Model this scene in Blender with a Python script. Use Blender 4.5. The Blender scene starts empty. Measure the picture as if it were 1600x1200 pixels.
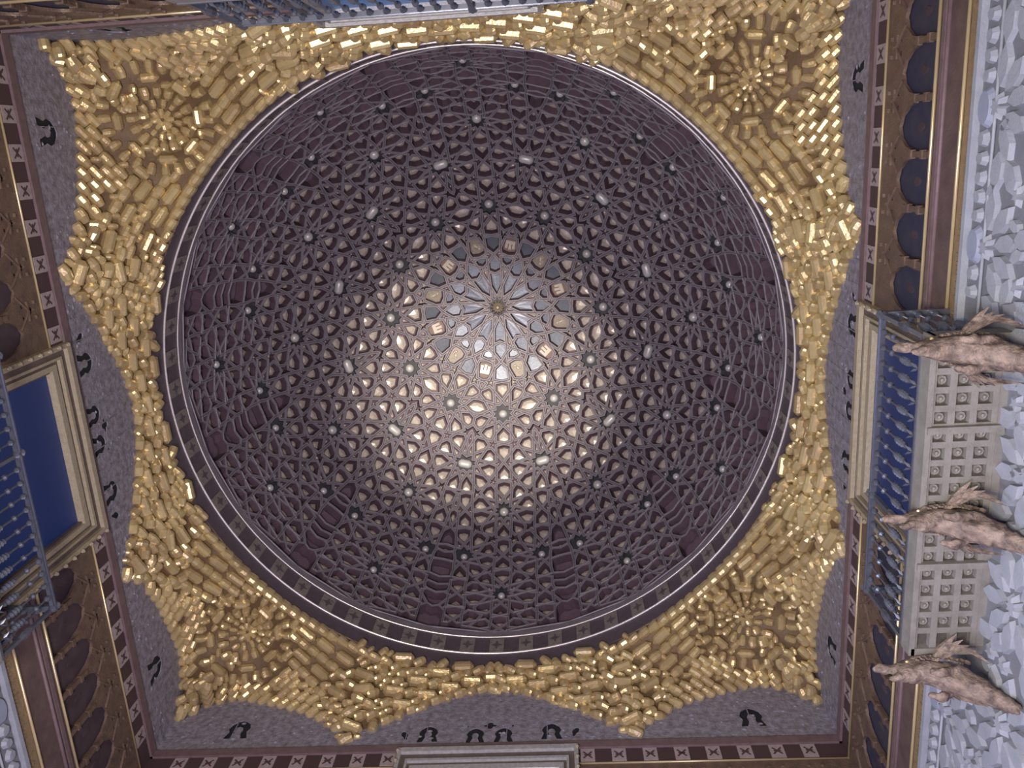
import bpy, math, random
from mathutils import Vector, Matrix
random.seed(7)
PI = math.pi
sc = bpy.context.scene
COL = sc.collection

# ---------------------------------------------------------------- camera
cd = bpy.data.cameras.new('camera'); cam = bpy.data.objects.new('camera', cd); COL.objects.link(cam)
cd.sensor_width = 36.0; cd.lens = 29.506; cd.clip_end = 200
cam.matrix_world = Matrix(((0.997168, 0.047770, 0.058083, 1.301775), (0.061655, -0.961528, -0.267698, -3.299973),
                           (0.043061, 0.270521, -0.961751, 1.6), (0, 0, 0, 1)))
sc.camera = cam
# ---------------------------------------------------------------- view, world, lights
sc.view_settings.view_transform = 'Standard'; sc.view_settings.look = 'None'
sc.view_settings.gamma = 1.0; sc.view_settings.use_curve_mapping = False
sc.view_settings.exposure = -0.15
w = bpy.data.worlds.new('world'); sc.world = w; w.use_nodes = True
w.node_tree.nodes['Background'].inputs[0].default_value = (0.30, 0.28, 0.50, 1)
w.node_tree.nodes['Background'].inputs[1].default_value = 0.05


def area(name, loc, target, size, power, color, spread=180):
    l = bpy.data.lights.new(name, 'AREA'); l.shape = 'DISK'; l.size = size; l.energy = power; l.color = color
    l.spread = math.radians(spread)
    o = bpy.data.objects.new(name, l); COL.objects.link(o); o.location = loc
    o.rotation_euler = (Vector(target) - Vector(loc)).to_track_quat('-Z', 'Y').to_euler()
    return o


def spot(name, loc, target, power, color, angle, blend=0.6, radius=0.15):
    l = bpy.data.lights.new(name, 'SPOT'); l.energy = power; l.color = color
    l.spot_size = math.radians(angle); l.spot_blend = blend; l.shadow_soft_size = radius
    o = bpy.data.objects.new(name, l); COL.objects.link(o); o.location = loc
    o.rotation_euler = (Vector(target) - Vector(loc)).to_track_quat('-Z', 'Y').to_euler()
    return o


spot('dome_uplight', (0.2, -4.2, 1.2), (-0.4, 1.6, 19.5), 24000, (1.0, 0.91, 0.74), 21, 1.0, 0.2)
area('floor_uplight', (0.0, -2.6, 0.8), (0.0, 0.4, 13.0), 2.0, 1300, (1.0, 0.90, 0.73))
area('daylight_ambient_fill', (0.0, 0.0, 0.6), (0, 0, 10), 7.0, 620, (0.56, 0.48, 1.0))  # broad fill added over the floor: door daylight plus violet ambient for the dome
area('daylight_left_door', (-4.3, 0.0, 3.0), (5.0, 0.0, 8.5), 2.4, 130, (0.70, 0.80, 1.0), 90)


# ---------------------------------------------------------------- materials
def mat(name, col, rough=0.6, metal=0.0, var=0.0, var_col=None, scale=12.0, bump=0.0, bscale=40.0, emit=None, spec=0.5,
        stretch=None, coords='Object'):
    m = bpy.data.materials.new(name); m.use_nodes = True
    nt = m.node_tree; b = nt.nodes['Principled BSDF']
    b.inputs['Base Color'].default_value = (*col, 1); b.inputs['Roughness'].default_value = rough
    b.inputs['Metallic'].default_value = metal; b.inputs['Specular IOR Level'].default_value = spec
    if emit:
        b.inputs['Emission Color'].default_value = (*emit[0], 1); b.inputs['Emission Strength'].default_value = emit[1]
    if var or bump:
        geo = nt.nodes.new('ShaderNodeNewGeometry')
        src = geo.outputs['Position']
        if stretch:
            mp = nt.nodes.new('ShaderNodeMapping'); mp.inputs['Scale'].default_value = stretch
            nt.links.new(src, mp.inputs['Vector']); src = mp.outputs['Vector']
    if var:
        n = nt.nodes.new('ShaderNodeTexNoise'); n.inputs['Scale'].default_value = scale; n.inputs['Detail'].default_value = 5
        nt.links.new(src, n.inputs['Vector'])
        r = nt.nodes.new('ShaderNodeValToRGB'); r.color_ramp.elements[0].position = 0.35; r.color_ramp.elements[1].position = 0.68
        r.color_ramp.elements[0].color = (*col, 1)
        v = var_col or tuple(c * 0.5 for c in col)
        r.color_ramp.elements[1].color = (*[c + (d - c) * var for c, d in zip(col, v)], 1)
        nt.links.new(n.outputs['Fac'], r.inputs['Fac']); nt.links.new(r.outputs['Color'], b.inputs['Base Color'])
    if bump:
        n2 = nt.nodes.new('ShaderNodeTexNoise'); n2.inputs['Scale'].default_value = bscale; n2.inputs['Detail'].default_value = 4
        nt.links.new(src, n2.inputs['Vector'])
        bp = nt.nodes.new('ShaderNodeBump'); bp.inputs['Strength'].default_value = bump; bp.inputs['Distance'].default_value = 0.02
        nt.links.new(n2.outputs['Fac'], bp.inputs['Height']); nt.links.new(bp.outputs['Normal'], b.inputs['Normal'])
    return m


M = dict(
    gold=mat('gilded_wood', (0.64, 0.51, 0.26), 0.29, 0.45, 0.65, (0.40, 0.285, 0.155), 2.2, 0.25, 30),
    gold_back=mat('crevice_shade_gilt', (0.15, 0.095, 0.045), 0.6, 0.2, 0.6, (0.09, 0.05, 0.025), 5, 0.3, 25),  # darkened gilt: shade of the crevices between prisms is in this colour
    strap=mat('strap_wood', (0.22, 0.195, 0.225), 0.5, 0.05, 0.5, (0.155, 0.135, 0.158), 6, 0.2, 60),  # violet tint of the haze under the dome is mixed into the wood
    recess=mat('recess_wood', (0.10, 0.062, 0.082), 0.7, 0, 0.5, (0.058, 0.037, 0.052), 9, 0.2, 50),  # same haze violet worked into the cell wood
    star_floor=mat('star_ground', (0.055, 0.052, 0.062), 0.6, 0, 0.4, (0.03, 0.03, 0.04), 14),
    boss=mat('boss_gilt', (0.56, 0.49, 0.44), 0.34, 0.2, 0.5, (0.42, 0.35, 0.31), 7, 0.1, 60),
    star_boss=mat('star_boss_silver', (0.52, 0.50, 0.50), 0.38, 0.2),
    bead=mat('bead_gilt', (0.62, 0.54, 0.46), 0.4, 0.2),
    plate=mat('polished_plate', (0.13, 0.14, 0.18), 0.42, 0.4, 0.3, (0.12, 0.12, 0.14), 8, 0.12, 18),
    medal=mat('medallion_ground', (0.25, 0.21, 0.18), 0.5, 0.2, 0.4, None, 20, 0.2, 60),
    medal_dark=mat('medallion_red_ground', (0.17, 0.115, 0.10), 0.6, 0.0),
    castle=mat('castle_relief_gilt', (0.50, 0.43, 0.385), 0.45, 0.15),
    centre=mat('centre_gilt', (0.30, 0.25, 0.20), 0.45, 0.4, 0.5, None, 15, 0.4, 40),
    drum=mat('drum_wood', (0.10, 0.075, 0.095), 0.5, 0, 0.5, (0.065, 0.048, 0.064), 8, 0.2, 30),
    drum_tile=mat('drum_tile', (0.27, 0.23, 0.22), 0.55, 0, 0.6, (0.12, 0.10, 0.10), 16),
    ring=mat('bright_moulding', (0.80, 0.74, 0.70), 0.25, 0.5),
    panel=mat('carved_panel_paint', (0.29, 0.28, 0.345), 0.55, 0, 0.9, (0.14, 0.125, 0.145), 11, 0.7, 26),
    hole=mat('opening_shade_black', (0.012, 0.012, 0.018), 0.9),  # near-black sheet colour that paints in the shade inside openings
    moulding=mat('plum_moulding', (0.17, 0.115, 0.125), 0.55, 0, 0.5, (0.10, 0.065, 0.07), 9, 0.2, 40),
    check_dark=mat('check_dark', (0.065, 0.038, 0.042), 0.6),
    check_light=mat('check_light', (0.38, 0.31, 0.32), 0.6, 0, 0.4, None, 14),
    arcade=mat('arcade_gilt', (0.175, 0.12, 0.088), 0.45, 0.2, 0.7, (0.095, 0.062, 0.058), 7, 0.5, 35),
    niche=mat('niche_navy', (0.022, 0.026, 0.060), 0.6, 0, 0.7, (0.05, 0.045, 0.06), 7),
    niche_brown=mat('niche_plum', (0.045, 0.03, 0.04), 0.65, 0, 0.7, (0.08, 0.055, 0.06), 6),
    gold_rod=mat('gilt_rod', (0.62, 0.51, 0.30), 0.28, 0.5),
    board=mat('plum_board', (0.135, 0.088, 0.085), 0.5, 0, 0.8, (0.075, 0.05, 0.05), 5, 0.25, 25),
    script=mat('script_gilt', (0.30, 0.22, 0.13), 0.5, 0.25, 0.5, (0.18, 0.13, 0.09), 14, 0.4, 50),
    stucco=mat('white_stucco', (0.31, 0.335, 0.39), 0.7, 0, 0.6, (0.235, 0.25, 0.30), 6, 0.3, 40),
    stucco_ground=mat('grey_stucco_ground', (0.15, 0.16, 0.195), 0.8, 0, 0.6, (0.18, 0.18, 0.2), 6, 0.3, 30),
    stucco_oval=mat('blue_grey_stucco', (0.27, 0.30, 0.40), 0.7, 0, 0.4, (0.20, 0.22, 0.3), 8),
    frame=mat('window_frame_gilt', (0.46, 0.41, 0.31), 0.4, 0.25, 0.6, (0.36, 0.28, 0.19), 18, 0.5, 90),
    plain=mat('plain_panel_wood', (0.17, 0.115, 0.155), 0.6, 0, 0.6, (0.13, 0.09, 0.125), 6, 0.2, 30),
    frame_silver=mat('window_frame_silver', (0.52, 0.52, 0.52), 0.4, 0.3, 0.6, (0.32, 0.31, 0.31), 18, 0.5, 90),
    frame_dark=mat('window_frame_brown', (0.13, 0.10, 0.09), 0.55, 0, 0.5, None, 10),
    iron=mat('wrought_iron', (0.17, 0.185, 0.235), 0.28, 0.6, 0.4, (0.10, 0.11, 0.14), 20),
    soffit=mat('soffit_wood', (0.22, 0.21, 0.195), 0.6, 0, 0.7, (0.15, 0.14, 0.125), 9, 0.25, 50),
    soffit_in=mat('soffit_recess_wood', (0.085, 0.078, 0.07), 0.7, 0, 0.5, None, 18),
    dragon=mat('dragon_gilt_wood', (0.27, 0.205, 0.165), 0.6, 0.05, 1.0, (0.085, 0.06, 0.052), 13, 1.0, 30, stretch=(1, 1, 1)),
    blue=mat('blue_pane', (0.009, 0.02, 0.085), 0.45, 0, emit=((0.006, 0.018, 0.08), 0.5)),
    blue_light=mat('light_blue_pane', (0.03, 0.10, 0.24), 0.4, 0, 0.5, (0.06, 0.14, 0.30), 4, emit=((0.02, 0.07, 0.17), 0.8)),
    lit=mat('bright_pane', (0.8, 0.82, 0.85), 0.4, 0, emit=((0.9, 0.93, 1.0), 1.2)),
    floor=mat('marble_floor', (0.42, 0.38, 0.34), 0.35, 0, 0.5, None, 2),
    wall=mat('plaster_backing', (0.12, 0.10, 0.11), 0.8),
)


# ---------------------------------------------------------------- helpers
class MB:
    def __init__(s): s.v = []; s.f = []; s.mi = []
    def add(s, vs, fs, mi=0):
        k = len(s.v); s.v.extend([tuple(p) for p in vs]); s.f.extend([tuple(i + k for i in f) for f in fs]); s.mi.extend([mi] * len(fs))
    def box(s, a, b, mi=0):
        (x0, y0, z0), (x1, y1, z1) = a, b
        s.add([(x0, y0, z0), (x1, y0, z0), (x1, y1, z0), (x0, y1, z0), (x0, y0, z1), (x1, y0, z1), (x1, y1, z1), (x0, y1, z1)],
              [(3, 2, 1, 0), (4, 5, 6, 7), (0, 1, 5, 4), (1, 2, 6, 5), (2, 3, 7, 6), (3, 0, 4, 7)], mi)
    def lathe(s, prof, n=8, loc=(0, 0, 0), mi=0, sx=1.0):
        vs = []; fs = []
        for r, z in prof:
            for i in range(n):
                a = 2 * PI * i / n; vs.append((loc[0] + r * math.cos(a) * sx, loc[1] + r * math.sin(a), loc[2] + z))
        for j in range(len(prof) - 1):
            for i in range(n):
                fs.append((j * n + i, j * n + (i + 1) % n, (j + 1) * n + (i + 1) % n, (j + 1) * n + i))
        fs.append(tuple(range(n - 1, -1, -1))); fs.append(tuple((len(prof) - 1) * n + i for i in range(n)))
        s.add(vs, fs, mi)
    def rod(s, a, b, r, n=8, mi=0):
        a = Vector(a); b = Vector(b); d = (b - a).normalized()
        u = d.orthogonal().normalized(); v = d.cross(u); vs = []
        for p in (a, b):
            for i in range(n):
                t = 2 * PI * i / n; vs.append(p + u * (r * math.cos(t)) + v * (r * math.sin(t)))
        fs = [(i, (i + 1) % n, n + (i + 1) % n, n + i) for i in range(n)] + [tuple(range(n - 1, -1, -1)), tuple(range(n, 2 * n))]
        s.add(vs, fs, mi)
    def prism(s, pts, h0, h1, f, mi=0, inset=1.0):
        """polygon pts (list of 2-d), extruded; f(x, y, h) -> 3-d"""
        n = len(pts); cx = sum(p[0] for p in pts) / n; cy = sum(p[1] for p in pts) / n
        vs = [f(x, y, h0) for x, y in pts] + [f(cx + (x - cx) * inset, cy + (y - cy) * inset, h1) for x, y in pts]
        s.add(vs, [tuple(range(n, 2 * n))] + [(i, (i + 1) % n, n + (i + 1) % n, n + i) for i in range(n)], mi)
    def mesh(s, name, mats, smooth=False):
        me = bpy.data.meshes.new(name); me.from_pydata(s.v, [], s.f)
        for m in (mats if isinstance(mats, (list, tuple)) else [mats]): me.materials.append(M[m])
        if len(set(s.mi)) > 1: me.polygons.foreach_set('material_index', s.mi)
        if smooth: me.polygons.foreach_set('use_smooth', [True] * len(s.f))
        me.update(); return me
    def build(s, name, mats, parent=None, smooth=False, **kw):
        return obj(name, s.mesh(name, mats, smooth), parent, **kw)


def obj(name, me, parent=None, loc=(0, 0, 0), rot=(0, 0, 0), kind=None, label=None):
    o = bpy.data.objects.new(name, me); COL.objects.link(o); o.location = loc; o.rotation_euler = rot
    if parent: o.parent = parent
    if kind: o['kind'] = kind
    if label: o['label'] = label
    return o


def empty(name, loc=(0, 0, 0), rz=0.0):
    o = bpy.data.objects.new(name, None); COL.objects.link(o); o.location = loc; o.rotation_euler = (0, 0, rz); o.empty_display_size = 0.2
    return o


def tag(o, label, cat=None, group=None, kind=None):
    o['label'] = label
    if cat: o['category'] = cat
    if group: o['group'] = group
    if kind: o['kind'] = kind
    return o


def cutout(name, outer, holes, y0, y1, m, parent):
    """board in the (x, z) plane with real holes, thick from y0 to y1"""
    cu = bpy.data.curves.new(name, 'CURVE'); cu.dimensions = '2D'; cu.fill_mode = 'BOTH'; cu.extrude = abs(y1 - y0) / 2
    for pts in [outer] + holes:
        sp = cu.splines.new('POLY'); sp.points.add(len(pts) - 1); sp.use_cyclic_u = True
        for q, (x, y) in zip(sp.points, pts): q.co = (x, y, 0, 1)
    t = bpy.data.objects.new('tmp', cu); COL.objects.link(t)
    me = bpy.data.meshes.new_from_object(t.evaluated_get(bpy.context.evaluated_depsgraph_get()))
    bpy.data.objects.remove(t); bpy.data.curves.remove(cu)
    me.name = name; me.materials.clear(); me.materials.append(M[m])
    me.transform(Matrix.Translation((0, (y0 + y1) / 2, 0)) @ Matrix.Rotation(PI / 2, 4, 'X'))
    return obj(name, me, parent)


# ---------------------------------------------------------------- room measures
A = 5.0                                                              # half width of the square hall
R = 4.798; ZD = 14.396; HD = 5.360; ZR = 13.910; ZG = 13.50         # dome radius, spring, rise; drum foot; top of the vaulting
Z_PAN, Z_CHK1, Z_CHK0, Z_ROD, Z_ARC0, Z_ROD2, Z_WHITE = 11.92, 11.78, 11.51, 11.475, 10.20, 9.62, 9.385
SIDES = dict(right=PI / 2, left=-PI / 2, bottom=PI, top=0.0)


def side_frame(side):
    """origin at the foot of the wall's middle, local y into the room"""
    a = SIDES[side]
    return {'right': (A, 0, 0), 'left': (-A, 0, 0), 'bottom': (0, A, 0), 'top': (0, -A, 0)}[side], a


# ================================================================ THE SETTING: floor, walls
fl = MB(); fl.box((-A - .4, -A - .4, -.2), (A + .4, A + .4, 0))
f_ = fl.build('floor', 'floor', kind='structure'); f_['label'] = 'stone floor of the square hall, below the picture'

S_ = math.sin; C_ = math.cos


def zw(s):
    """height where the golden vaulting meets the wall, s metres from the wall's middle"""
    s = abs(s)
    if s <= 2.15: return 13.15 - 1.15 * (s / 2.15) ** 1.6
    T = [(2.15, 12.0), (2.35, 12.3), (2.6, 12.5), (3.0, 12.75), (3.5, 12.95), (4.2, 13.17), (4.65, 13.0), (4.85, 12.78), (5.2, 12.4)]
    for (a, p), (b, q) in zip(T, T[1:]):
        if s <= b: return p + (q - p) * (s - a) / (b - a)
    return 12.4


# ================================================================ THE DOME
GV="""195,1500 270,0 580,1500 905,0 995,991 1114,1500 1203,849 1376,756 1409,1500 1432,0 1463,750 1610,670 1915,647 1919,1034 1952,0 1962,1500 1992,586 2013,1164 2084,908 2201,573 2226,1500 2340,1500 2450,1500 2461,0 2476,1122 2543,480 2555,196 2674,440 2707,747 2804,504 2836,1197 2860,1500 2900,653 2915,418 2949,1500 2991,202 3038,417 3094,0 3125,1500 3157,936 3249,1268 3310,373 3317,1500 3326,1128 3371,1427 3431,1218 3467,832 3510,527 3528,352 3559,1347 3572,0 3610,629 3629,332 3691,535 3732,736 3796,1500 3830,314 3889,1241 3966,1463 4032,991 4040,1220 4041,297 4069,0 4081,571 4130,1090 4150,279 4201,982 4221,1156 4302,272 4347,1270 4367,1122 4367,1500 4417,734 4433,1357 4490,447 4522,273 4551,0 4568,509 4607,257 4651,423 4671,1500 4672,1057 4709,628 4777,277 4810,877 4874,1017 4886,1500 4888,778 4919,1255 4944,1025 4987,843 4994,1470 5000,647 5018,0 5083,235 5131,1500 5136,79 5157,1013 5219,1414 5237,208 5243,358 5340,252 5342,968 5351,692 5370,1427 5398,1176 5408,1500 5427,345 5428,955 5452,198 5475,1378 5548,89 5564,930 5589,230 5611,1354 5663,0 5710,569 5740,770 5818,641 5821,890 5844,1326 5854,1104 5882,889 5891,1500 5901,214 5923,1327 5928,762 5955,598 6015,315 6028,1324 6049,198 6078,426 6083,884 6106,0 6154,184 6165,1290 6216,328 6266,506 6314,1048 6356,199 6384,1500 6388,845 6425,940 6432,1126 6434,1249 6491,816 6506,208 6514,667 6545,1270 6562,396 6564,0 6592,750 6596,1500 6631,209 6668,658 6706,821 6707,1220 6747,211 6773,988 6790,1169 6791,874 6807,1500 6829,1220 6835,575 6849,1064 6899,353 6927,216 6952,0 6968,404 7002,205 7040,339 7058,1204 7059,848 7092,506 7151,224 7180,714 7237,833 7248,1230 7249,639 7276,1033 7298,846 7308,1500 7336,699 7342,1219 7347,537 7364,0 7421,197 7463,1261 7468,67 7486,854 7523,1500 7540,1200 7556,177 7562,304 7647,217 7649,833 7656,595 7673,1230 7698,1017 7707,1299 7723,300 7724,829 7745,172 7766,1201 7767,1500 7830,78 7844,819 7866,203 7885,1198 7931,0 7972,509 7999,691 8067,580 8070,806 8090,1204 8099,1004 8123,810 8132,1369 8141,196 8160,1216 8164,699 8188,550 8192,1500 8241,292 8253,1227 8271,184 8297,397 8300,825 8320,0 8363,173 8372,1215 8418,311 8461,482 8504,1004 8541,192 8569,817 8601,913 8608,1094 8609,1213 8660,798 8673,204 8680,655 8722,391 8724,0 8783,208 8830,0 8830,140 8830,210 8830,1500"""
GE="""0,1 1,2 2,4 3,4 4,5 4,6 5,6 6,7 6,9 7,8 8,10 9,11 10,11 11,12 11,13 12,14 13,15 14,16 15,17 16,19 17,20 18,19 18,20 19,23 19,25 20,21 21,24 22,24 23,26 24,25 24,28 25,26 25,27 27,28 28,29 28,30 29,32 30,31 30,32 30,34 32,33 32,39 33,36 34,38 35,36 35,37 36,39 36,41 37,41 38,40 39,40 39,43 41,47 41,48 42,44 43,46 44,49 45,46 45,49 46,47 46,51 48,50 49,55 49,57 50,52 51,54 52,56 53,54 53,56 54,57 54,59 55,58 56,61 56,62 57,58 57,60 59,60 59,63 59,64 61,63 62,68 63,65 63,66 64,66 65,68 66,67 66,72 67,70 68,74 68,75 69,70 69,73 70,72 70,81 71,73 72,74 72,77 73,80 73,81 75,76 76,78 77,82 78,83 79,82 79,83 80,86 81,84 81,85 82,84 82,87 83,93 83,94 85,88 86,88 87,92 88,89 88,91 89,97 90,92 90,97 91,98 92,94 92,100 93,96 94,96 94,99 95,98 97,102 97,105 98,104 98,105 99,100 100,101 100,103 101,107 102,103 103,107 103,108 104,106 105,112 105,114 106,110 107,109 107,116 108,112 109,113 110,114 111,113 111,115 112,117 112,119 113,116 113,124 114,120 114,123 115,124 116,117 116,118 118,127 119,121 120,121 121,122 121,125 122,132 123,129 124,128 124,130 125,129 126,127 126,132 127,128 127,131 129,135 130,133 131,137 132,138 132,141 133,134 134,139 135,138 135,144 136,137 136,139 137,141 137,147 138,142 138,143 139,146 139,150 140,144 141,142 141,145 143,144 144,148 145,147 146,149 147,149 147,151 148,152 148,156 149,153 149,154 150,157 151,154 153,157 154,155 154,163 155,160 156,162 157,165 157,166 158,160 158,164 159,162 159,164 160,163 160,172 161,162 162,171 163,165 163,168 164,171 164,172 166,167 167,169 168,173 169,174 170,173 170,174 171,177 172,175 172,176 173,175 173,178 174,185 174,186 176,179 177,179 177,181 178,184 179,180 179,183 180,189 182,184 182,189 183,191 184,186 184,193 185,188 186,188 186,192 187,190 187,191 189,195 189,198 191,197 191,198 192,193 193,194 193,196 194,200 195,196 196,200 196,201 197,199 198,206 198,208 199,203 199,204 200,202 200,210 201,206 202,207 203,208 205,207 205,209 206,211 206,213 207,210 207,218 208,214 208,217 209,218 210,211 210,212 212,221 213,215 214,215 215,216 215,219 216,227 217,222 217,224 218,223 218,225 219,224 220,221 220,227 221,223 221,226 224,230 225,228 226,232 227,233 227,235 228,229 229,234 230,233 230,238 231,232 231,234 232,235 232,241 233,236 233,237 234,240 234,243 235,236 235,239 237,238 239,241 240,242 241,242 242,244 243,246 244,247 245,246 246,247 247,248"""

V = [tuple(int(c) / 100 for c in t.split(',')) for t in GV.split()]
ED = [tuple(int(c) for c in t.split(',')) for t in GE.split()]


def sph(ro, ph):
    ro = math.radians(ro); ph = math.radians(ph + 90)
    return Vector((S_(ro) * C_(ph), S_(ro) * S_(ph), C_(ro)))


def on_dome(d, h=0.0):
    """unit direction -> point on the dome, h metres behind the strapwork face"""
    k = 1 + h / R
    return (R * k * d.x, R * k * d.y, ZD + HD * k * d.z)


verts = {}; VP = []; adj = {}
def vid(p):
    k = (round(p.x, 4), round(p.y, 4), round(p.z, 4))
    for dx in (0, 1e-4, -1e-4):
        for dy in (0, 1e-4, -1e-4):
            q = (round(k[0] + dx, 4), round(k[1] + dy, 4), k[2])
            if q in verts: return verts[q]
    verts[k] = len(VP); VP.append(p); adj[verts[k]] = set(); return verts[k]


for k in range(12):
    for s in (1, -1):
        ids = [vid(sph(r_, 30 * k + s * p_)) for r_, p_ in V]
        for i, j in ED:
            a, b = ids[i], ids[j]
            if a != b: adj[a].add(b); adj[b].add(a)
nxt = {}
for v, ns in adj.items():
    p = VP[v]; e1 = Vector((0, 0, 1)).cross(p); e1 = e1.normalized() if e1.length > 1e-6 else Vector((1, 0, 0)); e2 = p.cross(e1)
    o_ = sorted(ns, key=lambda q: math.atan2((VP[q] - p).dot(e2), (VP[q] - p).dot(e1)))
    for i, q in enumerate(o_): nxt[(q, v)] = (v, o_[i - 1])          # turn consistently -> faces on one side
faces = []; seen = set()
for he in list(nxt):
    if he in seen: continue
    f = []; h = he
    while h not in seen:
        seen.add(h); f.append(h[0]); h = nxt[h]
    if 3 <= len(f) < 70: faces.append(f)


def inset(P, w):
    n = len(P); out = []
    for i in range(n):
        a, b, c = P[i - 1], P[i], P[(i + 1) % n]
        d1 = (b[0] - a[0], b[1] - a[1]); d2 = (c[0] - b[0], c[1] - b[1])
        l1 = math.hypot(*d1) or 1e-9; l2 = math.hypot(*d2) or 1e-9
        n1 = (-d1[1] / l1, d1[0] / l1); n2 = (-d2[1] / l2, d2[0] / l2)
        bx, by = n1[0] + n2[0], n1[1] + n2[1]; k = 1 + n1[0] * n2[0] + n1[1] * n2[1]
        if k < 0.06: k = 0.06
        out.append((b[0] + bx * w / k, b[1] + by * w / k))
    for i in range(n):
        j = (i + 1) % n
        if (out[j][0] - out[i][0]) * (P[j][0] - P[i][0]) + (out[j][1] - out[i][1]) * (P[j][1] - P[i][1]) <= 0: return None
    return out


def area2(P): return 0.5 * sum(P[i - 1][0] * P[i][1] - P[i][0] * P[i - 1][1] for i in range(len(P)))


STARS = [(28, 0, 'round'), (42.3, 15, 'oval'), (42.3, -15, 'oval'), (54, 0, 'round'), (66.7, 10.3, 'round'), (66.7, -10.3, 'round'), (77, 0, 'round')]
star_dirs = [(sph(r_, p_ + 30 * k), t) for k in range(12) for r_, p_, t in STARS]
dome = empty('dome', (0, 0, 0))
tag(dome, 'dark interlaced wooden cupola with a twelve pointed star at its crown', 'dome')
lat = MB(); rec = MB(); beads = MB()
unique = []                                                           # (kind, mesh builder, size) for one twelfth
DEP = 0.16
for f in faces:
    c = Vector((0, 0, 0))
    for i in f: c += VP[i]
    c.normalize()
    ro = math.degrees(math.acos(max(-1, min(1, c.z)))); ph = math.degrees(math.atan2(c.y, c.x)) - 90
    ph = (ph + 180) % 360 - 180
    centre = ro < 1.0
    if not centre and not (-14.9 < ph <= 15.1): continue
    e1 = Vector((0, 0, 1)).cross(c); e1 = e1.normalized() if e1.length > 1e-3 else Vector((1, 0, 0)); e2 = c.cross(e1)
    P = []
    for i in f:
        g = VP[i] / VP[i].dot(c) - c; P.append((g.dot(e1) * 5, g.dot(e2) * 5))
    if area2(P) < 0: P.reverse()
    ar = area2(P)
    if ar < 2e-4: continue
    def back(q, h, c=c, e1=e1, e2=e2): return on_dome((c + (e1 * q[0] + e2 * q[1]) / 5).normalized(), h)
    star = None
    for d, t in star_dirs:
        if d.dot(c) > math.cos(math.radians(2.6)) and len(f) >= 14 and ar > .03: star = t
    W_ = 0.032 if ro > 6 else 0.027
    sc_ = 1.0; L3 = None
    while sc_ > 0.3:
        L1, L2, L3 = inset(P, .010 * sc_), inset(P, W_ * sc_), inset(P, (W_ + .004) * sc_)
        if L1 and L2 and L3 and area2(L3) > 3e-4: break
        L3 = None; sc_ *= .86
    n = len(P)
    if not L3:
        lat.add([back(q, 0.002) for q in P], [tuple(range(n))]); continue
    small = area2(L3) < .012 and not star
    dep = .05 if (small or centre) else (.075 if star else DEP)
    tgt_i = [0, 0]
    vs = [back(q, .017) for q in P] + [back(q, 0) for q in L1] + [back(q, 0) for q in L2]
    fs = []
    for lv in (0, 1):
        for i in range(n):
            j = (i + 1) % n; fs.append((lv * n + i, lv * n + j, (lv + 1) * n + j, (lv + 1) * n + i))
    lat.add(vs, fs)
    vs = [back(q, 0) for q in L2] + [back(q, dep) for q in L3]
    fl_ = 1 if star else 0
    fs = [(i, (i + 1) % n, n + (i + 1) % n, n + i) for i in range(n)]
    rec.add(vs, fs, 1 if star else 0)
    rec.add([back(q, dep) for q in L3], [tuple(range(n))], 1 if star else 0)
    if centre: continue
    # ---- what lies in the cell
    b = MB(); cx = sum(q[0] for q in L3) / n; cy = sum(q[1] for q in L3) / n
    A3 = area2(L3)
    if star:
        rr = .075 if t != 'x' else 0; ov = 2.0 if star == 'oval' else 1.0
        rr = min(.10, .43 * math.sqrt(A3)) * (1.0 if ro < 60 else .72)
        NN = 10; rows = 5; ring = []
        # oval bosses lie along the parallel of the dome (e1)
        for a in range(rows):
            t_ = a / rows * PI / 2
            for k in range(NN):
                u = 2 * PI * k / NN
                ox = (ov - 1) * rr * (1 if C_(u) > 0.05 else -1 if C_(u) < -0.05 else 0)
                ring.append(back((cx + rr * C_(t_) * C_(u) + ox * .62, cy + rr * .95 * C_(t_) * S_(u)), dep - .012 - rr * .85 * S_(t_)))
        base = [back((cx + rr * C_(2 * PI * k / NN) + (ov - 1) * rr * .62 * (1 if C_(2 * PI * k / NN) > .05 else -1 if C_(2 * PI * k / NN) < -.05 else 0), cy + rr * .95 * S_(2 * PI * k / NN)), dep) for k in range(NN)]
        ring = base + ring
        fs = [(a * NN + k, a * NN + (k + 1) % NN, (a + 1) * NN + (k + 1) % NN, (a + 1) * NN + k) for a in range(rows) for k in range(NN)]
        fs.append(tuple(rows * NN + k for k in range(NN)))
        b.add(ring, fs); unique.append(('star_boss', b, 9, ro, ph)); continue
    is_med = abs(ro - 17.0) < 1.3 and abs(abs(ph) - 15) < 1.5
    if is_med:
        Q = inset(L3, .022) or L3
        m = len(Q)
        b.add([back(q, dep) for q in Q] + [back(q, dep - .035) for q in Q], [tuple(range(m, 2 * m))] + [(i, (i + 1) % m, m + (i + 1) % m, m + i) for i in range(m)])
        unique.append(('medallion', b, 8, ro, ph, back, (cx, cy), dep - .035, c, e1, e2)); continue
    if ro < 19.6 and A3 > .010:
        Q = inset(L3, .008) or L3; Q2 = inset(L3, .016) or [((x - cx) * .8 + cx, (y - cy) * .8 + cy) for x, y in Q]; m = len(Q)
        tl = random.uniform(-.10, .10), random.uniform(-.10, .10)
        b.add([back(q, dep) for q in Q] + [back(q, dep - .03) for q in Q] + [back(q, dep - .045 + tl[0] * (q[0] - cx) + tl[1] * (q[1] - cy)) for q in Q2],
              [tuple(range(2 * m, 3 * m))] + [(k * m + i, k * m + (i + 1) % m, (k + 1) * m + (i + 1) % m, (k + 1) * m + i) for k in (0, 1) for i in range(m)])
        unique.append(('polished_plate', b, 7, ro, ph)); continue
    wide = (ro > 61 and abs(ph) > 11.6 and A3 > .05) or A3 > .22
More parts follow.
